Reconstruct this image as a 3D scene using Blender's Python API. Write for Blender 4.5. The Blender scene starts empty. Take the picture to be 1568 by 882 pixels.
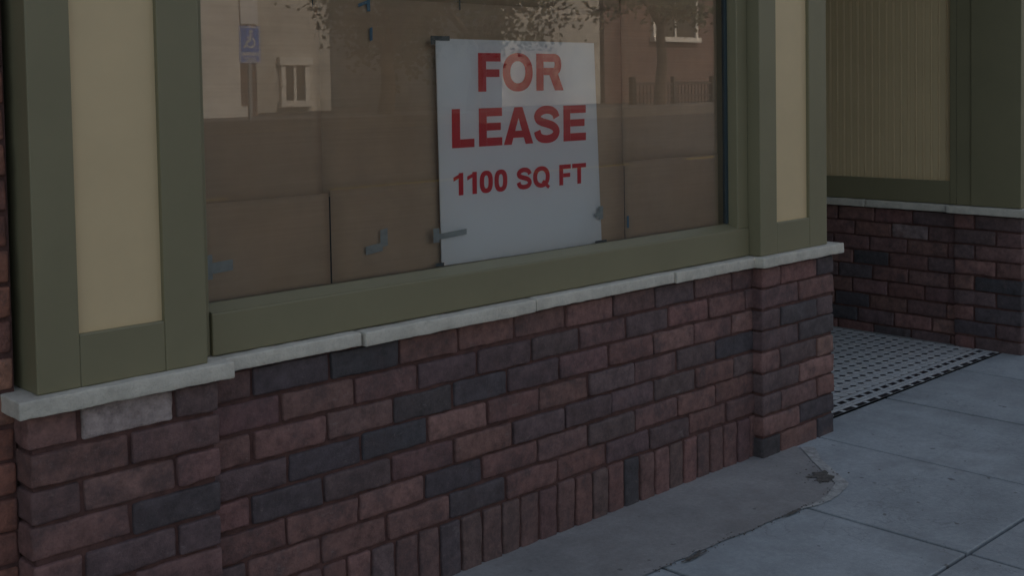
import bpy, math, random
from mathutils import Vector, Matrix, noise
random.seed(23)
S=bpy.context.scene
COL=bpy.context.collection
# ------------------------------------------------------------------ camera
f=1784.0; pp=(784.0,214.0)
X=Vector((2660-pp[0],-(105-pp[1]),f)).normalized()
Y=Vector((-913-pp[0],-(165-pp[1]),f)); Y=(Y-X*X.dot(Y)).normalized()
Z=Vector((-(X.y*Y.z-X.z*Y.y),-(X.z*Y.x-X.x*Y.z),-(X.x*Y.y-X.y*Y.x)))
if Z.y<0: Z=-Z
cd=bpy.data.cameras.new('camera'); cam=bpy.data.objects.new('camera',cd); COL.objects.link(cam); S.camera=cam
M=Matrix(((X.x,X.y,-X.z,0),(Y.x,Y.y,-Y.z,-2.389),(Z.x,Z.y,-Z.z,1.35),(0,0,0,1)))
cam.matrix_world=M
cd.sensor_fit='HORIZONTAL'; cd.sensor_width=36; cd.lens=f/1568*36
cd.shift_y=-(441-pp[1])/1568; cd.shift_x=0; cd.clip_end=2000; cd.clip_start=0.05
cd.dof.use_dof=True; cd.dof.focus_distance=4.4; cd.dof.aperture_fstop=20
# ------------------------------------------------------------------ world/light
w=bpy.data.worlds.new("World"); S.world=w; w.use_nodes=True
nt=w.node_tree; bg=nt.nodes['Background']; sky=nt.nodes.new('ShaderNodeTexSky'); sky.sky_type='NISHITA'; sky.sun_disc=False
EL=math.radians(42); AZ=math.radians(15)
sky.sun_elevation=EL; sky.sun_rotation=AZ; sky.dust_density=3.0
mx=nt.nodes.new('ShaderNodeMix'); mx.data_type='RGBA'; mx.blend_type='MULTIPLY'; mx.inputs[0].default_value=1; mx.inputs[7].default_value=(2.0,1.68,1.34,1)
nt.links.new(sky.outputs[0],mx.inputs[6]); nt.links.new(mx.outputs[2],bg.inputs[0]); bg.inputs[1].default_value=0.15
sl=bpy.data.lights.new('sun','SUN'); sl.energy=2.4; sl.angle=math.radians(0.5); sl.color=(1,.94,.85)
so=bpy.data.objects.new('sun',sl); COL.objects.link(so)
v=Vector((math.sin(AZ)*math.cos(EL),math.cos(AZ)*math.cos(EL),math.sin(EL)))
so.rotation_euler=v.to_track_quat('Z','Y').to_euler(); so.location=(0,0,30)
S.view_settings.view_transform='Standard'; S.view_settings.look='None'; S.view_settings.exposure=0
# ------------------------------------------------------------------ materials
def newmat(n):
    m=bpy.data.materials.new(n); m.use_nodes=True; t=m.node_tree
    return m,t,t.nodes['Principled BSDF']
def N(t,ty,**k):
    n=t.nodes.new(ty)
    for a,b in k.items(): setattr(n,a,b)
    return n
def ramp(t,src,stops):
    r=N(t,'ShaderNodeValToRGB'); e=r.color_ramp.elements
    while len(e)<len(stops): e.new(0.5)
    for i,(p,c) in enumerate(stops):
        e[i].position=p; e[i].color=(c,c,c,1) if not isinstance(c,tuple) else (*c,1)
    t.links.new(src,r.inputs[0]); return r.outputs[0]
def tnoise(t,scale,detail=4,rough=.6,stretch=None,rot=None):
    detail=min(detail,4)
    tc=N(t,'ShaderNodeTexCoord'); o=tc.outputs['Object']
    if stretch:
        mp=N(t,'ShaderNodeMapping'); mp.inputs['Scale'].default_value=stretch
        if rot: mp.inputs['Rotation'].default_value=rot
        t.links.new(o,mp.inputs[0]); o=mp.outputs[0]
    n=N(t,'ShaderNodeTexNoise'); n.inputs['Scale'].default_value=scale; n.inputs['Detail'].default_value=detail; n.inputs['Roughness'].default_value=rough
    t.links.new(o,n.inputs['Vector']); return n.outputs['Fac']
def mix(t,fac,a,b,mode='MIX'):
    m=N(t,'ShaderNodeMix',data_type='RGBA',blend_type=mode)
    for s,i in ((fac,0),(a,6),(b,7)):
        if hasattr(s,'links') or hasattr(s,'is_linked'): t.links.new(s,m.inputs[i])
        elif i==0: m.inputs[0].default_value=s
        else: m.inputs[i].default_value=(*s,1)
    return m.outputs[2]
def bump(t,b,h,strength,dist):
    n=N(t,'ShaderNodeBump'); n.inputs['Strength'].default_value=strength; n.inputs['Distance'].default_value=dist
    t.links.new(h,n.inputs['Height']); t.links.new(n.outputs[0],b.inputs['Normal'])
def simple(name,c,rough=.7,var=.15,scale=8,bs=120,bstr=.3,bd=.001,spec=.5):
    m,t,b=newmat(name)
    n=tnoise(t,scale,4,.65)
    r=ramp(t,n,[(.3,1-var*1.5),(.7,1+var*.3)])
    t.links.new(mix(t,1.0,c,r,'MULTIPLY'),b.inputs['Base Color'])
    b.inputs['Roughness'].default_value=rough; b.inputs['Specular IOR Level'].default_value=spec
    if bstr: bump(t,b,tnoise(t,bs,3,.7),bstr,bd)
    return m
def m_brick():
    m,t,b=newmat('brick_clay')
    a=N(t,'ShaderNodeAttribute',attribute_name='tint')
    c=mix(t,1.0,a.outputs['Color'],ramp(t,tnoise(t,24,4,.8),[(.28,.55),(.5,1.0),(.75,1.45)]),'MULTIPLY')
    c=mix(t,ramp(t,tnoise(t,11,4,.75),[(.48,0.0),(.68,.65)]),c,(.066,.047,.050))
    c=mix(t,ramp(t,tnoise(t,7,4,.7),[(.60,0.0),(.76,.40)]),c,(.22,.115,.095))
    c=mix(t,ramp(t,tnoise(t,55,4,.9),[(.60,0.0),(.74,.42)]),c,(.30,.235,.22))
    c=mix(t,ramp(t,tnoise(t,9,4,.8,(1,1,1.8)),[(.64,0.0),(.80,.42)]),c,(.32,.28,.28))
    t.links.new(c,b.inputs['Base Color']); b.inputs['Roughness'].default_value=.76; b.inputs['Specular IOR Level'].default_value=.4
    n1=tnoise(t,90,4,.9); bump(t,b,n1,1.0,.004)
    return m
BR=m_brick()
MORT=simple('mortar',(.115,.055,.048),.95,.3,30,200,.8,.003)
def m_ledge():
    m,t,b=newmat('cut_stone')
    c=mix(t,1.0,(.60,.555,.475),ramp(t,tnoise(t,14,4,.75),[(.3,.74),(.6,1.0)]),'MULTIPLY')
    c=mix(t,ramp(t,tnoise(t,60,4,.8),[(.58,0.0),(.74,.50)]),c,(.28,.25,.21))
    t.links.new(c,b.inputs['Base Color']); b.inputs['Roughness'].default_value=.9
    bump(t,b,tnoise(t,80,4,.8),.9,.005); return m
LEDGE=m_ledge()
GREEN=simple('olive_paint',(.205,.184,.108),.5,.06,4,60,.10,.001)
BEIGE=simple('cream_paint',(.61,.465,.27),.55,.05,4,60,.08,.001)
DARKG=simple('dark_gasket',(.03,.05,.06),.5,.1)
def m_card():
    m,t,b=newmat('corrugated_cardboard')
    c=mix(t,1.0,(.48,.35,.235),ramp(t,tnoise(t,3.5,4,.7),[(.3,.86),(.7,1.06)]),'MULTIPLY')
    n=tnoise(t,1.0,3,.5,(3,3,170))
    c=mix(t,1.0,c,ramp(t,n,[(.3,.95),(.7,1.03)]),'MULTIPLY')
    t.links.new(c,b.inputs['Base Color']); b.inputs['Roughness'].default_value=.85
    bump(t,b,n,.15,.001); return m
CARD=m_card()
def m_conc(name,c,stain,crack=True):
    m,t,b=newmat(name)
    col=mix(t,1.0,c,ramp(t,tnoise(t,2.2,4,.7),[(.3,.68),(.7,1.14)]),'MULTIPLY')
    col=mix(t,1.0,col,ramp(t,tnoise(t,60,4,.85),[(.3,.82),(.7,1.12)]),'MULTIPLY')
    col=mix(t,ramp(t,tnoise(t,3.6,4,.75),[(.50,0.0),(.68,.7)]),col,stain)
    col=mix(t,ramp(t,tnoise(t,22,2,.5),[(.72,0.0),(.75,.7)]),col,(.10,.095,.09))
    if crack:
        tc=N(t,'ShaderNodeTexCoord'); vo=N(t,'ShaderNodeTexVoronoi',feature='DISTANCE_TO_EDGE'); vo.inputs['Scale'].default_value=.9
        wn=N(t,'ShaderNodeTexNoise'); wn.inputs['Scale'].default_value=3; wn.inputs['Detail'].default_value=5
        t.links.new(tc.outputs['Object'],wn.inputs['Vector'])
        ad=N(t,'ShaderNodeVectorMath',operation='ADD'); t.links.new(tc.outputs['Object'],ad.inputs[0]); t.links.new(wn.outputs['Color'],ad.inputs[1])
        t.links.new(ad.outputs[0],vo.inputs['Vector'])
        col=mix(t,ramp(t,vo.outputs['Distance'],[(0,.35),(.004,0.0)]),col,(.12,.12,.12))
    t.links.new(col,b.inputs['Base Color']); b.inputs['Roughness'].default_value=.85
    bump(t,b,tnoise(t,90,4,.85),.6,.004); return m
CONC=m_conc('sidewalk_concrete',(.355,.385,.405),(.255,.27,.28))
CONC2=m_conc('old_concrete',(.29,.28,.275),(.20,.185,.18),False)
CONC3=simple('pale_mortar_edge',(.42,.42,.41),.9,.35,25,100,.8,.004)
CONCF=simple('worn_concrete',(.13,.125,.12),.9,.3,2,100,.5,.004)
ASPH=simple('asphalt',(.055,.055,.057),.9,.3,3,200,.6,.004)
SOIL=simple('joint_dirt',(.035,.032,.03),1,.3,20)
YPAINT=simple('yellow_road_paint',(.6,.42,.08),.8,.2,10)
TW=simple('white_tile',(.74,.76,.76),.3,.2,30,60,.1)
TB=simple('black_tile',(.02,.022,.03),.3,.2,30,60,.1)
GROUT=simple('grout',(.30,.30,.29),.95,.2,30)
def m_signw():
    m,t,b=newmat('sign_plastic')
    c=mix(t,ramp(t,tnoise(t,6,4,.6),[(.55,0.0),(.8,.35)]),(.78,.81,.84),(.62,.66,.70))
    t.links.new(c,b.inputs['Base Color']); b.inputs['Roughness'].default_value=.35; return m
SIGNW=m_signw()
RED=simple('red_vinyl',(.58,.008,.022),.5,.06,10,60,0,.001,.2)
TAPEG=simple('grey_tape',(.33,.38,.39),.5,.2,30)
TAPEB=simple('blue_tape',(.07,.20,.33),.5,.2,30)
TAPED=simple('dark_tape',(.06,.08,.09),.5,.2,30)
INT=simple('dark_interior',(.02,.025,.03),1,.1)  # darkness of the unlit shop put into a near-black colour
WHITE=simple('white_stone',(.76,.75,.71),.8,.15,3)
CREAMW=simple('pale_render',(.52,.51,.47),.8,.2,3)
BLUE=simple('sign_blue',(.05,.20,.68),.4,.05,3)
SW=simple('sign_white',(.8,.8,.8),.4,.05,3)
METAL=simple('galvanised_metal',(.3,.31,.32),.4,.1,20)
IRON=simple('black_iron',(.02,.02,.02),.5,.1,20)
BARK=simple('bark',(.10,.075,.055),.95,.4,12,30,.8,.01)
LEAFD=simple('leaf_dark',(.045,.065,.03),.7,.4,2)
LEAFL=simple('leaf_light',(.08,.11,.045),.7,.4,2)
def m_pbrick(name,c1,c2,mo):
    m,t,b=newmat(name)
    tc=N(t,'ShaderNodeTexCoord'); sp=N(t,'ShaderNodeSeparateXYZ'); t.links.new(tc.outputs['Object'],sp.inputs[0])
    ad=N(t,'ShaderNodeMath',operation='ADD'); t.links.new(sp.outputs[0],ad.inputs[0]); t.links.new(sp.outputs[1],ad.inputs[1])
    cb=N(t,'ShaderNodeCombineXYZ'); t.links.new(ad.outputs[0],cb.inputs[0]); t.links.new(sp.outputs[2],cb.inputs[1])
    bt=N(t,'ShaderNodeTexBrick'); bt.inputs['Scale'].default_value=1; bt.inputs['Brick Width'].default_value=.215; bt.inputs['Row Height'].default_value=.075; bt.inputs['Mortar Size'].default_value=.006
    bt.inputs['Color1'].default_value=(*c1,1); bt.inputs['Color2'].default_value=(*c2,1); bt.inputs['Mortar'].default_value=(*mo,1)
    t.links.new(cb.outputs[0],bt.inputs['Vector'])
    c=mix(t,1.0,bt.outputs['Color'],ramp(t,tnoise(t,4,4,.7),[(.3,.75),(.7,1.15)]),'MULTIPLY')
    t.links.new(c,b.inputs['Base Color']); b.inputs['Roughness'].default_value=.9
    bump(t,b,bt.outputs['Fac'],-.5,.01); return m
PBR=m_pbrick('red_brickwork',(.15,.075,.065),(.11,.06,.055),(.20,.19,.18))
PBD=m_pbrick('dark_brickwork',(.16,.07,.06),(.08,.05,.05),(.12,.07,.06))
def m_glass(name,tint,base):
    m,t,b=newmat(name); t.nodes.remove(b); out=[n for n in t.nodes if n.type=='OUTPUT_MATERIAL'][0]
    tr=N(t,'ShaderNodeBsdfTransparent'); tr.inputs[0].default_value=(*tint,1)
    df=N(t,'ShaderNodeBsdfDiffuse'); df.inputs[0].default_value=(.8,.8,.78,1)
    m0=N(t,'ShaderNodeMixShader'); t.links.new(ramp(t,tnoise(t,2.5,4,.6,(1,1,.6)),[(.35,.010),(.7,.040)]),m0.inputs[0]); t.links.new(tr.outputs[0],m0.inputs[1]); t.links.new(df.outputs[0],m0.inputs[2])
    gl=N(t,'ShaderNodeBsdfGlossy'); gl.inputs['Roughness'].default_value=.0; gl.inputs[0].default_value=(1,1,1,1)
    fr=N(t,'ShaderNodeFresnel'); fr.inputs[0].default_value=1.5
    mu=N(t,'ShaderNodeMath',operation='MULTIPLY'); mu.inputs[1].default_value=base; t.links.new(fr.outputs[0],mu.inputs[0]); mu.use_clamp=True
    ms=N(t,'ShaderNodeMixShader'); t.links.new(mu.outputs[0],ms.inputs[0]); t.links.new(m0.outputs[0],ms.inputs[1]); t.links.new(gl.outputs[0],ms.inputs[2])
    t.links.new(ms.outputs[0],out.inputs[0]); return m
GLASS=m_glass('window_glass',(.98,.98,.97),2.1)
DGLASS,_t,_b=newmat('dark_window_glass'); _b.inputs['Base Color'].default_value=(.02,.025,.03,1); _b.inputs['Roughness'].default_value=.05
# ------------------------------------------------------------------ mesh builder
class MB:
    def __init__(s): s.v=[];s.f=[];s.c=[];s.m=[]
    def box(s,x0,x1,y0,y1,z0,z1,m=0,col=(1,1,1)):
        i=len(s.v); s.v+=[(x0,y0,z0),(x1,y0,z0),(x1,y1,z0),(x0,y1,z0),(x0,y0,z1),(x1,y0,z1),(x1,y1,z1),(x0,y1,z1)]
        for q in ((0,3,2,1),(4,5,6,7),(0,1,5,4),(1,2,6,5),(2,3,7,6),(3,0,4,7)):
            s.f.append(tuple(i+k for k in q)); s.c.append(col); s.m.append(m)
    def poly(s,pts,m=0,col=(1,1,1)):
        i=len(s.v); s.v+=[tuple(p) for p in pts]; s.f.append(tuple(range(i,i+len(pts)))); s.c.append(col); s.m.append(m)
    def rbox(s,lo,hi,r,step,amp,col=(1,1,1),mp=None,m=0,freq=14.):
        ax=[]
        for k in range(3):
            L=hi[k]-lo[k]; rr=min(r,L*.45)
            n=max(1,int((L-2*rr)/step+.5))
            ax.append([lo[k],lo[k]+.35*rr]+[lo[k]+rr+(L-2*rr)*j/n for j in range(n+1)]+[hi[k]-.35*rr,hi[k]])
        sd=Vector((random.random()*50,random.random()*50,random.random()*50))
        ix={}; nx,ny,nz=[len(a)-1 for a in ax]
        def V(i,j,k):
            key=(i,j,k)
            if key in ix: return ix[key]
            p=Vector((ax[0][i],ax[1][j],ax[2][k])); q=Vector([min(max(p[a],lo[a]+min(r,(hi[a]-lo[a])*.45)),hi[a]-min(r,(hi[a]-lo[a])*.45)) for a in range(3)])
            d=p-q
            if d.length>1e-9: p=q+d.normalized()*min(r,d.length)
            if amp:
                p=p+noise.noise_vector(p*freq+sd)*amp+noise.noise_vector(p*freq*5+sd)*amp*.5
            if mp: p=Vector(mp(*p))
            s.v.append(tuple(p)); ix[key]=len(s.v)-1; return ix[key]
        def F(a,b,c,d): s.f.append((a,b,c,d)); s.c.append(col); s.m.append(m)
        for i in range(nx):
            for k in range(nz):
                F(V(i,0,k),V(i+1,0,k),V(i+1,0,k+1),V(i,0,k+1))
        for j in range(ny):
            for k in range(nz):
                F(V(0,j+1,k),V(0,j,k),V(0,j,k+1),V(0,j+1,k+1)); F(V(nx,j,k),V(nx,j+1,k),V(nx,j+1,k+1),V(nx,j,k+1))
        for i in range(nx):
            for j in range(ny):
                F(V(i,j,nz),V(i+1,j,nz),V(i+1,j+1,nz),V(i,j+1,nz)); F(V(i,j+1,0),V(i+1,j+1,0),V(i+1,j,0),V(i,j,0))
WL={}
def mk(name,mb,mats,parent=None,smooth=False,bevel=0,tint=False,**props):
    xs=[p[0] for p in mb.v]; ys=[p[1] for p in mb.v]; zs=[p[2] for p in mb.v]
    o=Vector(((min(xs)+max(xs))/2,(min(ys)+max(ys))/2,min(zs)))
    me=bpy.data.meshes.new(name); me.from_pydata([(p[0]-o.x,p[1]-o.y,p[2]-o.z) for p in mb.v],[],mb.f)
    for mt in mats: me.materials.append(mt)
    me.polygons.foreach_set('material_index',mb.m)
    if smooth: me.polygons.foreach_set('use_smooth',[True]*len(me.polygons))
    if tint:
        ca=me.color_attributes.new('tint','FLOAT_COLOR','CORNER'); buf=[]
        for p,c in zip(me.polygons,mb.c): buf+=[c[0],c[1],c[2],1]*p.loop_total
        ca.data.foreach_set('color',buf)
    me.update()
    ob=bpy.data.objects.new(name,me); COL.objects.link(ob)
    if bevel:
        b=ob.modifiers.new('b','BEVEL'); b.width=bevel; b.segments=2; b.limit_method='ANGLE'
    WL[ob.name]=o
    if parent: ob.parent=parent; ob.location=o-WL[parent.name]
    else: ob.location=o
    for k,vv in props.items(): ob[k]=vv
    return ob
def empty(name,loc,**props):
    o=bpy.data.objects.new(name,None); COL.objects.link(o); o.location=loc; WL[o.name]=Vector(loc)
    for k,vv in props.items(): o[k]=vv
    return o
# ------------------------------------------------------------------ bricks
PAL=[((.175,.090,.080),28),((.190,.100,.090),22),((.155,.086,.082),24),((.085,.068,.073),11),((.066,.058,.064),10),((.128,.083,.083),20),((.225,.122,.105),6),((.21,.155,.145),1)]
def bc():
    c=random.choices([p[0] for p in PAL],[p[1] for p in PAL])[0]; k=random.uniform(.86,1.14)
    return tuple(min(1,x*k*random.uniform(.97,1.03)) for x in c)
J=.0088; AMP=.0033; BRR=.0065
def row(mb,u0,u1,z0,z1,cuts,mp,dep=.09,step=.016,d0=0,cols=None,cf=None):
    for n,(a,b) in enumerate(zip(cuts[:-1],cuts[1:])):
        c=cf() if cf else bc()
        if cols and n in cols: c=cols[n]
        jj=random.uniform(-.0035,.0035); dz=random.uniform(-.002,.002); dr=random.uniform(-.0015,.0015)
        la=a+(J/2 if n>0 else 0)+dr; lb=b-(J/2 if n<len(cuts)-2 else 0)+dr
        if lb-la<.02: continue
        mb.rbox((la,d0+jj,z0+J/2+dz),(lb,d0+dep,z1-J/2+dz),BRR,step,AMP,c,mp,freq=18)
def run(mb,u0,u1,z0,z1,nrows,L,mp,off0=0.,dep=.09,step=.016,d0=0,cf=None):
    h=(z1-z0)/nrows
    for r in range(nrows):
        off=(off0+(L/2 if r%2 else 0)+random.uniform(-.02,.02))%L
        cuts=[u0]; x=u0+off
        if off<.03: x+=L
        while x<u1-.03: cuts.append(x); x+=L+random.uniform(-.008,.008)
        cuts.append(u1)
        row(mb,u0,u1,z1-(r+1)*h,z1-r*h,cuts,mp,dep,step,d0,None,cf)
ident=lambda u,d,v:(u,d,v)
BASE=Vector((2.4,.5,0))
shop=empty('storefront_building',BASE,label="olive green and cream shopfront on a dark red brick base",category="shop building")
# knee wall
mb=MB()
yw=.04; MR=.009
run(mb,1.325,3.50,.158,.697,7,.215,lambda u,d,v:(u,yw+d,v),.10)
x=1.325
while x<3.49:
    wd=.0765+random.uniform(-.003,.003); c=bc()
    if random.random()<.65: c=(.165*random.uniform(.85,1.1),.090,.082)
    mb.rbox((x+J/2,yw+random.uniform(-.003,.003),-.03),(x+wd-J/2,yw+.09,.158-J/2+random.uniform(-.002,.002)),BRR,.016,AMP,c,freq=18); x+=wd
mb2=MB(); mb2.box(1.325,3.50,yw+MR,yw+.16,-.05,.70)
kw=mk('knee_wall',mb2,[MORT],shop)
mk('brickwork',mb,[BR],kw,smooth=True,tint=True)
# ledge stones
mb=MB()
cs=[1.345,1.752,2.372,3.022,3.485]
for n,(a,b) in enumerate(zip(cs[:-1],cs[1:])):
    dz=(.0015,-.0015,.001,-.001)[n]
    mb.rbox((a+.0035,.013+(.003,-.003,.002,-.002)[n],.700+dz),(b-.0035,.16,.7355+dz*.5),.004,.009,.0018,freq=22)
mk('stone_sill',mb,[LEDGE],kw,smooth=True)
# piers
def pier(name,x0,x1,L,seedcols=None,right_side=False):
    mb=MB(); h=.697/9
    for r in range(9):
        z1=.697-r*h; z0=z1-h
        if r==8: z0-=.03
        cuts=[x0,x0+L/2,x1-L/2,x1] if r%2==0 else [x0,(x0+x1)/2,x1]
        row(mb,x0,x1,z0,z1,cuts,ident,.12,.016,0,seedcols if r==0 else None)
    m2=MB(); m2.box(x0+MR,x1-MR,MR,.2,-.05,.70)
    p=mk('brick_pier',m2,[MORT],shop)
    mk('brickwork',mb,[BR],p,smooth=True,tint=True)
    mb=MB(); mb.rbox((x0-.028,-.028,.699),(x1+.03,.2,.7365),.004,.009,.0018,freq=22)
    mk('stone_cap',mb,[LEDGE],p,smooth=True)
    return p
pier('p',.898,1.328,.215,{1:(.36,.29,.275)})
pier('p',3.495,3.975,.235)
# wood pilasters
def pilaster(x0,x1,a,b,ztop=2.7):
    m=MB(); m.box(x0,a,0.0,.16,.7375,ztop); m.box(b,x1,0.0,.16,.7375,ztop); m.box(a,b,0.001,.15,.7375,.85)
    m.box(a,b,.001,.15,ztop-.12,ztop)
    p=mk('pilaster',m,[GREEN],shop,bevel=.003)
    m=MB(); m.box(a,b,.014,.12,.85,ztop-.12); mk('recessed_panel',m,[BEIGE],p)
    return p
pilaster(.918,1.305,1.010,1.203)
pilaster(3.488,3.928,3.592,3.808)
# window
m=MB()
m.box(3.424,3.487,.052,.16,.838,2.55); m.box(1.306,1.343,.056,.16,.7385,2.55); m.box(1.345,3.424,.052,.16,2.45,2.55)
wf=mk('shop_window',m,[GREEN],shop,bevel=.003)
m=MB()
m.box(1.345,3.486,.048,.165,.7385,.838)
mk('bottom_rail',m,[GREEN],wf,bevel=.003)
m=MB(); m.poly([(1.345,.05,.8395),(3.424,.05,.8395),(3.424,.105,.856),(1.345,.105,.856)]); m.poly([(1.345,.105,.838),(3.424,.105,.838),(3.424,.105,.856),(1.345,.105,.856)][::-1]); m.poly([(1.345,.05,.838),(3.424,.05,.838),(3.424,.05,.8395),(1.345,.05,.8395)])
mk('sloped_sill',m,[GREEN],wf)
m=MB(); m.box(3.4135,3.4235,.092,.108,.856,2.45); mk('rubber_gasket',m,[DARKG],wf)
m=MB(); m.box(1.346,1.3535,.092,.108,.856,2.45); mk('rubber_gasket',m,[DARKG],wf)
m=MB(); m.poly([(1.345,.1,.845),(3.42,.1,.845),(3.42,.1,2.46),(1.345,.1,2.46)])
mk('glass_pane',m,[GLASS],wf)
# upper facade & unseen body, extended to keep the sidewalk in shade
HT=12  # unseen height, raised so the building's shadow covers the street
m=MB()
m.box(.918,6.2,-.03,.16,2.7,3.3,1); m.box(.918,16,.0,8,3.3,HT,0); m.box(.918,3.97,1.7,8,0,3.3,0); m.box(3.97,16,1.7,8,0,3.3,0); m.box(3.97,5.75,.17,1.7,2.72,3.3,1); m.box(.918,3.86,.17,1.7,2.72,3.3,0)
m.box(6.2,16,.17,1.7,0,3.3,0)
mk('upper_wall',m,[PBD,GREEN],shop)
m=MB(); m.box(.93,3.8,1.6,1.69,0,2.7); m.box(.93,.96,.2,1.6,0,2.7)
mk('interior_wall',m,[INT],shop)
# entry left side
m=MB(); run(m,.13,1.6,-.02,.697,9,.215,lambda u,d,v:(3.965-d,u,v),.02,.09,.04)
m2=MB(); m2.box(3.86,3.957,.2,1.7,-.05,.70)
e=mk('entry_wall',m2,[MORT],shop); mk('brickwork',m,[BR],e,smooth=True,tint=True)
m=MB(); m.rbox((3.85,.2,.697),(3.99,1.6,.737),.005,.05,.002,freq=9); mk('stone_cap',m,[LEDGE],e,smooth=True)
m=MB(); m.box(3.86,3.93,.161,1.7,.7375,2.72); mk('wood_panelling',m,[GREEN],e)
# entry far side (faces -x)
FX=5.72
mpf=lambda u,d,v:(FX+d,-u,v)
m=MB(); run(m,-1.7,-.345,-.03,.682,9,.215,mpf,.03,.09,.03)
m2=MB(); m2.box(FX+MR,FX+.4,.15,1.7,-.05,.68)
e=mk('entry_wall',m2,[MORT],shop); mk('brickwork',m,[BR],e,smooth=True,tint=True)
m=MB()
for a,b in ((.385,.845),(.848,1.3),(1.303,1.7)): m.rbox((FX-.025,a,.684),(FX+.1,b,.722),.004,.02,.002,freq=14)
mk('stone_cap',m,[LEDGE],e,smooth=True)
# beadboard
m=MB(); y=1.7; pts=[]
while y>.385:
    for dy,dx in ((0,0),(-.0275,0),(-.029,.004),(-.0305,.004),(-.032,0),(-.0345,-.0022),(-.037,0),(-.0385,.004),(-.040,.004),(-.0415,0)):
        pts.append((max(y+dy,.38),FX+.022+dx))
    y-=.042
for a,b in zip(pts[:-1],pts[1:]):
    if abs(a[0]-b[0])<1e-6: continue
    m.poly([(a[1],a[0],.84),(b[1],b[0],.84),(b[1],b[0],2.7),(a[1],a[0],2.7)])
bb=mk('beadboard_panel',m,[BEIGE],e)
m=MB(); m.box(FX,FX+.08,.379,1.7,.7245,.842); m.box(FX-.004,FX+.08,.342,.377,.7245,2.7)
mk('wood_trim',m,[GREEN],e,bevel=.003)
# far pier
m=MB(); px0=5.695; h=.697/9
for r in range(9):
    z1=.682-r*h+.0; z0=z1-h
    cuts=[-.345,-.24+.0,-.0] if r%2==0 else [-.345,-.13,-.0]
    row(m,0,0,z0,z1,cuts,lambda u,d,v:(px0+d,-u,v),.1,.03)
    c2=[px0+.105,px0+.32,6.15] if r%2 else [px0+.105,px0+.21,6.15]
    row(m,0,0,z0,z1,c2,ident,.1,.03)
m2=MB(); m2.box(px0+MR,6.145,MR,.337,-.05,.68)
p=mk('brick_pier',m2,[MORT],shop); mk('brickwork',m,[BR],p,smooth=True,tint=True)
m=MB(); m.rbox((px0-.03,-.028,.684),(6.18,.375,.722),.004,.02,.002,freq=14); mk('stone_cap',m,[LEDGE],p,smooth=True)
m=MB(); m.box(px0+.01,6.12,.01,.262,.7245,2.7); m.box(px0+.018,6.1,.262,.341,.7245,2.7)
mk('pilaster',m,[GREEN],shop,bevel=.003)
# back of the entry : door
m=MB(); m.box(4.25,5.3,1.62,1.66,.05,2.1); m.box(3.97,4.25,1.6,1.69,0,2.72); m.box(5.3,5.72,1.6,1.69,0,2.72); m.box(4.25,5.3,1.6,1.69,2.1,2.72)
d=mk('door',m,[GREEN],shop,bevel=.003); m=MB(); m.box(4.37,5.18,1.61,1.62,.3,1.98); mk('door_glass',m,[DGLASS],d)
# ------------------------------------------------------------------ adjacent building
orange=lambda: random.choice([(.30,.13,.09),(.26,.11,.08),(.22,.10,.08),(.33,.16,.11)])
m=MB(); run(m,-.6,.896,-.0,2.0,27,.215,lambda u,d,v:(u,.07+d,v),.1,.05,.05,0,orange)
adj=empty('brick_building',(-3,1,0),label="red brick neighbouring building beside the shopfront",category="building")
m2=MB(); m2.box(-.6,.9,.078,.3,-.05,2.0,0); m2.box(-9,-.6,.07,8,-.05,HT,1); m2.box(-.6,.9,.07,8,2.0,HT,1); m2.box(-.6,.9,.3,8,0,2,1)
a=mk('wall',m2,[MORT,PBD],adj); 
ab=mk('brickwork',m,[BR],a,smooth=True,tint=True)
# ------------------------------------------------------------------ cardboard
def card(x0,x1,z0,z1,y,label):
    m=MB(); nx=14; nz=12; sd=random.random()*30
    for i in range(nx+1):
        for k in range(nz+1):
            xx=x0+(x1-x0)*i/nx; zz=z0+(z1-z0)*k/nz
            m.v.append((xx,y+noise.noise(Vector((xx*2+sd,0,zz*3)))*.0008,zz))
    for i in range(nx):
        for k in range(nz):
            a=i*(nz+1)+k; m.f.append((a,a+nz+1,a+nz+2,a+1)); m.c.append((1,1,1)); m.m.append(0)
    o=mk('cardboard_sheet',m,[CARD],None,smooth=True,label=label,category="cardboard",group="cardboard sheets covering the shop window")
    md=o.modifiers.new('s','SOLIDIFY'); md.thickness=.0005; md.offset=1
lb="brown cardboard sheet standing behind the shop window glass"
card(1.30,1.739,.84,1.088,.137,lb); card(1.744,2.9085,.84,1.095,.137,lb); card(2.9115,3.47,.84,1.106,.137,lb)
card(1.30,1.722,1.072,1.62,.1386,lb); card(1.716,2.912,1.078,1.60,.1402,lb); card(2.905,3.47,1.09,1.66,.1386,lb)
card(1.30,2.2,1.58,2.5,.143,lb); card(2.19,3.47,1.59,2.5,.145,lb)
m=MB(); m.box(1.30,3.47,.155,.165,.84,2.5); mk('interior_shade_board',m,[INT],None,label="dark board added behind the window cardboard to stand for the unlit interior",category="board")  # added to block light behind the cardboard, near-black like an unlit room
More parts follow.
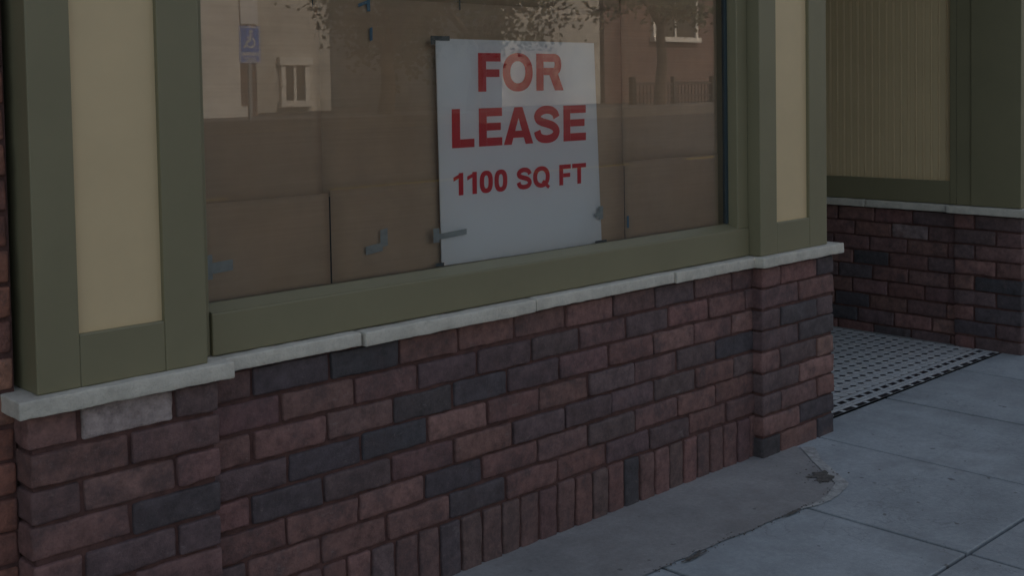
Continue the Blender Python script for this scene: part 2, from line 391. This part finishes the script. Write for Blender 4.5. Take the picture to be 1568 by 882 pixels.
# ------------------------------------------------------------------ lease sign
sg=MB(); q=[(2.105,.120,.855),(2.777,.120,.851),(2.744,.112,1.493),(2.092,.112,1.496)]
sg.poly(q); sg.poly([(p[0],p[1]+.003,p[2]) for p in q][::-1])
for k in range(4):
    a=q[k]; b=q[(k+1)%4]; sg.poly([a,(a[0],a[1]+.003,a[2]),(b[0],b[1]+.003,b[2]),b])
sign=mk('lease_sign',sg,[SIGNW],None,label="white sign reading FOR LEASE 1100 SQ FT taped inside window",category="sign")
lay=[0]; T=MB()
def PL(pts):
    lay[0]+=1; e=.0006+.0001*(lay[0]%4)
    T.poly([(x,.112+.008*(1.495-z)/.642-e,z) for x,z in pts])
def ring(x0,x1,z0,z1,tv,th,a0=0,a1=360,n=40,ex=2.3):
    cx=(x0+x1)/2; cz=(z0+z1)/2
    def P(rx,rz,a):
        c=math.cos(a); s=math.sin(a); return (cx+rx*math.copysign(abs(c)**(2/ex),c),cz+rz*math.copysign(abs(s)**(2/ex),s))
    e=lay[0]; 
    for i in range(n):
        b0=math.radians(a0+(a1-a0)*i/n); b1=math.radians(a0+(a1-a0)*(i+1)/n)
        lay[0]=e; PL([P((x1-x0)/2-tv,(z1-z0)/2-th,b0),P((x1-x0)/2,(z1-z0)/2,b0),P((x1-x0)/2,(z1-z0)/2,b1),P((x1-x0)/2-tv,(z1-z0)/2-th,b1)])
def rect(x0,x1,z0,z1): PL([(x0,z0),(x1,z0),(x1,z1),(x0,z1)])
def glyph(ch,x0,x1,z0,h,k=1.0):
    w=x1-x0; tv=.278*h*k; th=.218*h*k; z1=z0+h
    if ch in 'FEL':
        rect(x0,x0+tv,z0,z1)
        if ch in 'FE': rect(x0+tv,x1,z1-th,z1); rect(x0+tv,x1-.06*w,z0+h*.5-th*.42+(0 if ch=='E' else -.03*h),z0+h*.5+th*.5+(0 if ch=='E' else -.03*h))
        if ch in 'EL': rect(x0+tv,x1,z0,z0+th)
    elif ch=='T': rect(x0,x1,z1-th,z1); rect((x0+x1-tv)/2,(x0+x1+tv)/2,z0,z1-th)
    elif ch=='1':
        rect(x1-tv,x1,z0,z1); PL([(x0,z1-.36*h),(x0,z1-.18*h),(x1-tv*.5,z1-.02*h),(x1-tv+.0,z1-.24*h)][::-1])
    elif ch in 'O0Q':
        o=.012*h; ring(x0,x1,z0-o,z1+o,tv,th,ex=2.2 if ch!='0' else 2.5)
        if ch=='Q': PL([(x0+.52*w,z0+.24*h),(x0+.90*w,z0-.10*h),(x0+1.02*w,z0+.02*h),(x0+.64*w,z0+.36*h)])
    elif ch=='A':
        ap=.15*h*k; c=(x0+x1)/2
        PL([(x0,z0),(x0+tv*1.04,z0),(c+.012*h,z1-.26*h),(c,z1),(c-ap,z1)]); PL([(x1-tv*1.04,z0),(x1,z0),(c+ap,z1),(c,z1),(c-.012*h,z1-.26*h)])
        rect(x0+.2*w,x1-.2*w,z0+.18*h,z0+.18*h+th*.85)
    elif ch=='R':
        rect(x0,x0+tv,z0,z1); m=z0+.42*h; bx=x1-.05*w; rr=(z1-m)/2
        rect(x0+tv,bx-rr,z1-th,z1); rect(x0+tv,bx-rr,m,m+th*.9)
        ring(bx-2*rr,bx,m,z1,tv*.95,th,-90,90,20,2.2)
        PL([(x0+.48*w,m+.02*h),(x1-tv*1.12,z0),(x1+.03*w,z0),(x1-.05*w-.14*w,m+.05*h)])
    elif ch=='S':
        P=[(.88,.68),(.82,.80),(.68,.88),(.48,.905),(.28,.87),(.145,.77),(.16,.65),(.30,.575),(.52,.52),(.72,.46),(.855,.36),(.86,.235),(.74,.135),(.52,.095),(.30,.12),(.17,.2),(.12,.33)]
        pts=[Vector((x0+w*a,z0+h*b)) for a,b in P]
        sm=[]
        for i in range(len(pts)-1):
            p0=pts[max(i-1,0)];p1=pts[i];p2=pts[i+1];p3=pts[min(i+2,len(pts)-1)]
            for s in range(5):
                t=s/5; sm.append(.5*((2*p1)+(p2-p0)*t+(2*p0-5*p1+4*p2-p3)*t*t+(3*p1-p0-3*p2+p3)*t**3))
        sm.append(pts[-1]); L=[];R=[]
        for i,p in enumerate(sm):
            d=(sm[min(i+1,len(sm)-1)]-sm[max(i-1,0)]).normalized(); n=Vector((-d.y,d.x)); tt=(th*abs(d.x)+tv*.95*abs(d.y))/(abs(d.x)+abs(d.y))*.5
            L.append(p+n*tt); R.append(p-n*tt)
        e=lay[0]
        for i in range(len(sm)-1): lay[0]=e; PL([R[i],L[i],L[i+1],R[i+1]])
for ch,a,b in (('F',2.249,2.338),('O',2.346,2.470),('R',2.485,2.600)): glyph(ch,a,b,1.345,.112)
mk('lettering',T,[RED],sign); T=MB()
for ch,a,b in (('L',2.147,2.232),('E',2.250,2.342),('A',2.348,2.470),('S',2.474,2.584),('E',2.602,2.704)): glyph(ch,a,b,1.186,.111)
mk('lettering',T,[RED],sign); T=MB()
for ch,a,b in (('1',2.151,2.188),('1',2.203,2.240),('0',2.251,2.303),('0',2.309,2.361),('S',2.400,2.462),('Q',2.468,2.540),('F',2.582,2.634),('T',2.640,2.704)): glyph(ch,a,b,1.050,.064,.98)
mk('lettering',T,[RED],sign)
# ------------------------------------------------------------------ tape
def tape(polys,mat,y,label):
    m=MB()
    for k,pg in enumerate(polys):
        m.poly([(x,y-.0003*k,z) for x,z in pg])
    mk('tape_strip',m,[mat],None,label=label,category="tape",group="tape strips on the shop window")
def R(x0,x1,z0,z1,s=0): return [(x0,z0),(x1,z0+s),(x1,z1+s),(x0,z1)]
LG="strip of grey tape stuck to the cardboard in the window"
tape([R(1.372,1.394,.905,.965),R(1.392,1.449,.918,.945,.003)],TAPEG,.128,LG)
tape([R(1.848,1.905,.913,.936,.006),R(1.897,1.922,.928,.976,.004)],TAPEG,.128,LG)
tape([R(2.078,2.19,.932,.948,.006),R(2.066,2.088,.925,.965)],TAPEG,.108,"grey tape strip holding the lower edge of the lease sign")
tape([R(2.735,2.772,.938,.952,.004),R(2.750,2.772,.93,.972)],TAPEG,.108,"grey tape strip holding the side edge of the lease sign")
tape([R(2.070,2.140,1.490,1.503),R(2.070,2.086,1.478,1.491)],TAPED,.108,"dark tape strip over the upper corner of the lease sign")
tape([R(2.735,2.79,.853,.862)],TAPED,.110,"dark tape strip at the lower corner of the lease sign")
tape([R(2.075,2.105,.857,.866)],TAPED,.110,"dark tape strip at the lower corner of the lease sign")
LBt="small piece of blue painter's tape on the window cardboard"
tape([R(1.880,1.890,1.485,1.52,.004)],TAPEB,.133,LBt)
tape([R(2.917,2.927,.885,.925)],TAPEB,.133,LBt)
tape([R(1.845,1.873,1.575,1.584,.01),R(1.873,1.884,1.565,1.60)],TAPEB,.133,LBt)
tape([R(2.200,2.205,1.58,1.72)],TAPED,.134,"dark tape seam on the window cardboard")
tape([R(1.70,1.704,1.57,1.72)],TAPED,.134,"dark tape seam on the window cardboard")
# ------------------------------------------------------------------ ground
def yz_sheet(prof,x0,x1,name,mat,dz=0,**p):
    m=MB()
    for (ya,za),(yb,zb) in zip(prof[:-1],prof[1:]):
        m.poly([(x0,ya,za+dz),(x1,ya,za+dz),(x1,yb,zb+dz),(x0,yb,zb+dz)])
    return mk(name,m,[mat],None,**p)
yz_sheet([(-400,.98),(-14.5,.98),(-11.9,.80),(-3.4,-.16),(400,-.16)],-400,400,'ground',SOIL,kind='structure')
yz_sheet([(-11.7,.80),(-3.4,-.145)],-80,120,'road',ASPH,kind='structure')
m=MB(); 
for xx in range(-20,60,3): 
    ya,yb=-7.6,-7.5; za=-.145+(ya+3.4)/(-8.3)*.945; zb=-.145+(yb+3.4)/(-8.3)*.945
    m.poly([(xx,ya,za+.004),(xx+1.8,ya,za+.004),(xx+1.8,yb,zb+.004),(xx,yb,zb+.004)])
mk('road_marking',m,[YPAINT],None,kind='structure')
# near sidewalk slabs
m=MB(); xs=[-9.05+.68*i for i in range(38)]
m.box(-9,16.5,-3.35,-.0+1.7,-.16,-.020,1)
rowsY=[(.105,-.9),(-.9,-1.9),(-1.9,-2.9),(-2.9,-3.2)]
for a,b in rowsY:
    for x0 in xs:
        gx=.006; dz=random.uniform(-.002,.002)
        m.box(x0+gx,x0+.68-gx,b+gx,a-gx,-.05,dz,0)
m.box(-9,16.5,-3.42,-3.205,-.2,.0,0)
mk('sidewalk',m,[CONC,SOIL],None,bevel=.004,kind='structure')
# older strip along the wall
edge=[(3.70,-.02),(3.60,-.13),(3.50,-.25),(3.44,-.325),(3.33,-.36),(3.217,-.376),(3.05,-.362),(2.9,-.358),(2.75,-.35),(2.544,-.343),(2.3,-.338),(1.5,-.342),(0,-.34),(-5,-.34)]
ed=[]
for (a,b),(c,d_) in zip(edge[:-1],edge[1:]):
    n=max(1,int(math.hypot(c-a,d_-b)/.02))
    for i in range(n):
        t=i/n; px=a+(c-a)*t; py=b+(d_-b)*t; k=noise.noise(Vector((px*30,py*30,3)))*.005+noise.noise(Vector((px*6,py*6,9)))*.006
        if px>2.5: k+=noise.noise(Vector((px*75,py*75,5)))*.007
        ed.append((px+k*.4,py+k))
ed.append(edge[-1])
m=MB(); m.poly([(-5,.06,.0045),]+[(x,y,.0045) for x,y in ed[::-1]]+[(3.70,.06,.0045)])
mk('pavement',m,[CONC2],None,kind='structure')
m=MB(); rim=[p for p in ed if p[0]>3.15]
for i in range(len(rim)-1):
    a=Vector(rim[i]); b=Vector(rim[i+1]); 
    wf_=lambda p:max(.003,(.045+.015*noise.noise(Vector((p.x*9,p.y*9,1))))*min(1,(p.x-3.15)/.12))
    w0=wf_(a); w1=wf_(b)
    na=Vector((.8,-.6)); m.poly([(a.x,a.y,.0065),(a.x+na.x*w0,a.y+na.y*w0,.0045),(b.x+na.x*w1,b.y+na.y*w1,.0045),(b.x,b.y,.0065)])
mk('pavement',m,[CONC3],None,kind='structure')
m=MB()
for i in range(50):
    cx=3.46+random.gauss(0,.04); cy=-.255+random.gauss(0,.03); s=random.uniform(.0012,.004)
    m.rbox((cx-s,cy-s,.003),(cx+s,cy+s,.0045+s*.6),s*.5,s,.001)
for i in range(110):
    p=random.choice([q for q in ed if 2.45<q[0]<3.6]); s=random.uniform(.001,.0028); cx=p[0]+random.gauss(0,.012); cy=p[1]+random.gauss(0,.008)
    m.rbox((cx-s,cy-s,.003),(cx+s,cy+s,.0045+s*.6),s*.5,s*2,0)
mk('gravel',m,[simple('rubble',(.16,.145,.13),1,.4,60)],None,kind='stuff')
def blot(cx,cy,rx,ry,z,mat):
    m=MB(); pts=[]
    for k in range(48):
        an=2*math.pi*k/48; rr=1+.75*noise.noise(Vector((math.cos(an)*1.9+cx*7,math.sin(an)*1.9,4+cx)))+.3*noise.noise(Vector((math.cos(an)*7+cx*7,math.sin(an)*7,4+cx))); pts.append((cx+math.cos(an)*rr*rx,cy+math.sin(an)*rr*ry,z))
    m.poly(pts); mk('ground',m,[mat],None,kind='structure')
DIRT=simple('exposed_dirt',(.15,.135,.12),1,.5,50,150,1,.005)
blot(3.465,-.255,.055,.036,.0078,DIRT); blot(2.62,-.362,.05,.008,.0072,DIRT); blot(3.10,-.372,.045,.006,.0074,DIRT)
# mosaic floor : white octagons with small black diamond dots
m=MB(); x0,x1,y0,y1=3.965,5.725,.11,1.62
m.poly([(x0,y0,.001),(x1,y0,.001),(x1,y1,.001),(x0,y1,.001)],2)
PT=.066; q_=.0175; g=.0012
yb0=y0+.122
ny=int((y1-yb0)/PT); nx=int((x1-x0)/PT)
for j in range(ny+1):
    for i in range(nx+1):
        ax=x0+.002+i*PT; ay=yb0+j*PT; bx=min(ax+PT,x1); by=min(ay+PT,y1)
        if bx-ax>PT*.9 and by-ay>PT*.9:
            # each octagon laid as four small pieces, like a hand-set mosaic
            hx=(ax+bx)/2; hy=(ay+by)/2
            m.poly([(ax+q_,ay+g,.003),(hx-g*.6,ay+g,.003),(hx-g*.6,hy-g*.6,.003),(ax+g,hy-g*.6,.003),(ax+g,ay+q_,.003)],0)
            m.poly([(hx+g*.6,ay+g,.003),(bx-q_,ay+g,.003),(bx-g,ay+q_,.003),(bx-g,hy-g*.6,.003),(hx+g*.6,hy-g*.6,.003)],0)
            m.poly([(hx+g*.6,hy+g*.6,.003),(bx-g,hy+g*.6,.003),(bx-g,by-q_,.003),(bx-q_,by-g,.003),(hx+g*.6,by-g,.003)],0)
            m.poly([(ax+g,hy+g*.6,.003),(hx-g*.6,hy+g*.6,.003),(hx-g*.6,by-g,.003),(ax+q_,by-g,.003),(ax+g,by-q_,.003)],0)
            r_=q_-.0025
            if i>0 and j>0: m.poly([(ax-r_,ay,.0032),(ax,ay-r_,.0032),(ax+r_,ay,.0032),(ax,ay+r_,.0032)],1)
def tiles(ya,yb,L,colfn):
    xx=x0; i=0
    while xx<x1-.005:
        m.poly([(xx+.001,ya+.001,.003),(min(xx+L,x1)-.001,ya+.001,.003),(min(xx+L,x1)-.001,yb-.001,.003),(xx+.001,yb-.001,.003)],colfn(i)); xx+=L; i+=1
tiles(y0,y0+.024,.024,lambda i:0 if i%4==3 else 1); tiles(y0+.024,y0+.048,.024,lambda i:0);tiles(y0+.048,y0+.068,.024,lambda i:0); tiles(y0+.068,y0+.094,.024,lambda i:0 if i%3==2 else 1); tiles(y0+.094,y0+.120,.024,lambda i:0)
mk('tiled_floor',m,[TW,TB,GROUT],None,kind='structure')
# ------------------------------------------------------------------ across the street (seen reflected in the glass)
m=MB(); m.box(-60,90,-14.2,-11.7,.6,.98); mk('sidewalk',m,[CONCF],None,bevel=.01,kind='structure')
def bld(x0,x1,yf,h,mat,label,wins,trim=WHITE,cols=()):
    b=empty('street_building',((x0+x1)/2,yf-4,.98),label=label,category="building")
    m=MB(); m.box(x0,x1,yf-8,yf,.98,h); wl=mk('wall',m,[mat],b)
    m=MB(); m.box(x0-.1,x1+.1,yf,yf+.25,h-.5,h); mk('cornice',m,[trim],b)
    for (a,c,z0,z1) in wins:
        m=MB(); m.box(a-.1,a,yf,yf+.08,z0,z1); m.box(c,c+.1,yf,yf+.08,z0,z1); m.box(a-.15,c+.15,yf,yf+.12,z1,z1+.15); m.box(a-.15,c+.15,yf,yf+.15,z0-.12,z0)
        m.box((a+c)/2-.03,(a+c)/2+.03,yf,yf+.06,z0,z1)
        wd=mk('window',m,[trim],b); m=MB(); m.box(a,c,yf,yf+.03,z0,z1); mk('window_glass',m,[DGLASS],wd)
    for (a,c) in cols:
        m=MB(); m.box(a,c,yf,yf+.3,.98,h-.5); m.box(a-.08,c+.08,yf,yf+.36,.98,1.15); mk('stone_pilaster',m,[trim],b)
    return b
bld(2,10.2,-14.2,7,PBR,"red brick building with white stone pilasters across the street",[(3,4.4,2,3.6),(5.4,7.6,1.6,3.4)],WHITE,((9.0,9.72),(4.7,5.1)))
bld(10.9,13.6,-17,6,CREAMW,"white rendered building across the street",[(12.5,12.95,1.2,1.9)])
bld(17.4,20.6,-16,9,CREAMW,"tall white building across the street",[(18.3,18.9,5.2,6.5)])
bld(20.75,32,-16,8,PBR,"red brick building with white window trim across the street",[(22.6,24.2,2.6,4.3),(25.6,26.8,2.6,4.3)])
# fence
fe=empty('iron_fence',(20.5,-13.6,.98),label="black iron railing in front of a brick building",category="fence")
m=MB(); m.box(18.9,23.5,-13.62,-13.58,1.40,1.45); mk('rail',m,[IRON],fe)
m=MB(); m.box(18.9,23.5,-13.62,-13.58,1.13,1.18); mk('rail',m,[IRON],fe)
m=MB()
for i in range(38): m.box(18.95+i*.12,18.975+i*.12,-13.612,-13.592,.98,1.46)
for i in range(4): m.box(18.9+i*1.4,19.0+i*1.4,-13.65,-13.55,.98,1.58)
mk('pickets',m,[IRON],fe)
def limb(m,p,q,r0,r1,n=7):
    d=(q-p).normalized(); a=d.orthogonal().normalized(); b=d.cross(a); seg=4; i0=len(m.v)
    for s in range(seg+1):
        t=s/seg; c=p.lerp(q,t)+Vector((noise.noise(p*3+Vector((t*3,0,0))),noise.noise(p*3+Vector((0,t*3,5))),0))*.12*math.sin(t*math.pi); r=r0+(r1-r0)*t
        for k in range(n): an=2*math.pi*k/n; m.v.append(tuple(c+a*math.cos(an)*r+b*math.sin(an)*r))
    for s in range(seg):
        for k in range(n):
            m.f.append((i0+s*n+k,i0+s*n+(k+1)%n,i0+(s+1)*n+(k+1)%n,i0+(s+1)*n+k)); m.c.append((1,1,1)); m.m.append(0)
def tree(x,y,h,cr,label):
    base=Vector((x,y,.98)); t=empty('street_tree',base,label=label,category="tree",group="trees along the far sidewalk")
    m=MB(); top=base+Vector((.1,0,h*.36)); limb(m,base,top,.14,.09)
    tips=[]
    for i in range(8):
        an=i*2.4; q=top+Vector((math.cos(an)*cr*.6,math.sin(an)*cr*.6,h*random.uniform(-.02,.4))); limb(m,top-Vector((0,0,random.uniform(0,.4))),q,.06,.02); tips.append(q)
    mk('trunk',m,[BARK],t,smooth=True)
    m=MB()
    for i in range(64):
        c=random.choice(tips)+Vector((random.gauss(0,cr*.35),random.gauss(0,cr*.35),random.gauss(0,cr*.3)))
        mi=random.random()<.4
        for k in range(55):
            p=c+Vector((random.gauss(0,.2),random.gauss(0,.2),random.gauss(0,.16))); a=Vector((random.gauss(0,1),random.gauss(0,1),random.gauss(0,1))).normalized(); b=a.orthogonal().normalized()*.035; a=a*.06
            m.poly([p-a,p+b,p+a,p-b],1 if mi else 0)
    mk('crown',m,[LEAFD,LEAFL],t)
tree(11.6,-12.6,3.4,1.2,"leafy green street tree on the far sidewalk")
tree(13.6,-12.7,3.6,1.6,"leafy green street tree on the far sidewalk")
tree(19.0,-12.9,5.2,1.1,"tall leafy tree beside the iron railing")
# parking sign (faces the shopfront)
SX=8.64
ps=empty('parking_sign',(SX,-11.82,.98),label="blue accessible parking sign on a metal post at the far kerb",category="street sign")
yb=-11.8
m=MB(); m.box(SX-.025,SX+.025,yb-.05,yb,.98,3.1); mk('post',m,[METAL],ps)
m=MB(); m.box(SX-.17,SX+.17,yb,yb+.006,1.78,2.30); bp_=mk('sign_plate',m,[BLUE],ps,bevel=.002)
m=MB(); m.box(SX-.14,SX+.14,yb,yb+.006,2.33,2.80); mk('sign_plate',m,[SW],ps,bevel=.002)
yy=yb+.009
m=MB()
for (a,b,c,d2) in ((-.16,.16,1.79,1.802),(-.16,.16,2.278,2.29),(-.16,-.148,1.802,2.278),(.148,.16,1.802,2.278)):
    m.poly([(SX+b,yy,c),(SX+a,yy,c),(SX+a,yy,d2),(SX+b,yy,d2)])
mk('border',m,[SW],bp_)
m=MB()
def W(u,vv): return (SX+.16-u,yy,1.79+vv)
def strip(pts,t):
    for (a,b),(c,d2) in zip(pts[:-1],pts[1:]):
        dd=Vector((c-a,d2-b)).normalized(); n=Vector((-dd.y,dd.x))*t/2
        m.poly([W(a+n.x,b+n.y),W(c+n.x,d2+n.y),W(c-n.x,d2-n.y),W(a-n.x,b-n.y)][::-1])
cc=(.15,.28)
arc=[(cc[0]+.066*math.cos(math.radians(a)),cc[1]+.066*math.sin(math.radians(a))) for a in range(110,345,15)]
strip(arc,.024); strip([(.145,.40),(.155,.30),(.205,.295),(.235,.22),(.26,.225)],.030); strip([(.148,.35),(.2,.35)],.022)
hd=[(.143+.027*math.cos(math.radians(a)),.435+.027*math.sin(math.radians(a))) for a in range(0,360,40)]
m.poly([W(*p) for p in hd])
mk('wheelchair_symbol',m,[SW],bp_)
for txt,zz,sz in (("PARKING",1.885,.066),("ONLY",1.815,.066)):
    c=bpy.data.curves.new('wording','FONT'); c.body=txt; c.size=sz; c.align_x='CENTER'; c.offset=.003
    o=bpy.data.objects.new('tmp',c); COL.objects.link(o); bpy.context.view_layer.update()
    me=bpy.data.meshes.new_from_object(o.evaluated_get(bpy.context.evaluated_depsgraph_get())); bpy.data.objects.remove(o)
    me.materials.clear(); me.materials.append(SW)
    o=bpy.data.objects.new('wording',me); COL.objects.link(o)
    o.rotation_euler=(math.pi/2,0,math.pi); o.parent=bp_; o.location=Vector((SX,yb+.009,zz))-WL[bp_.name]
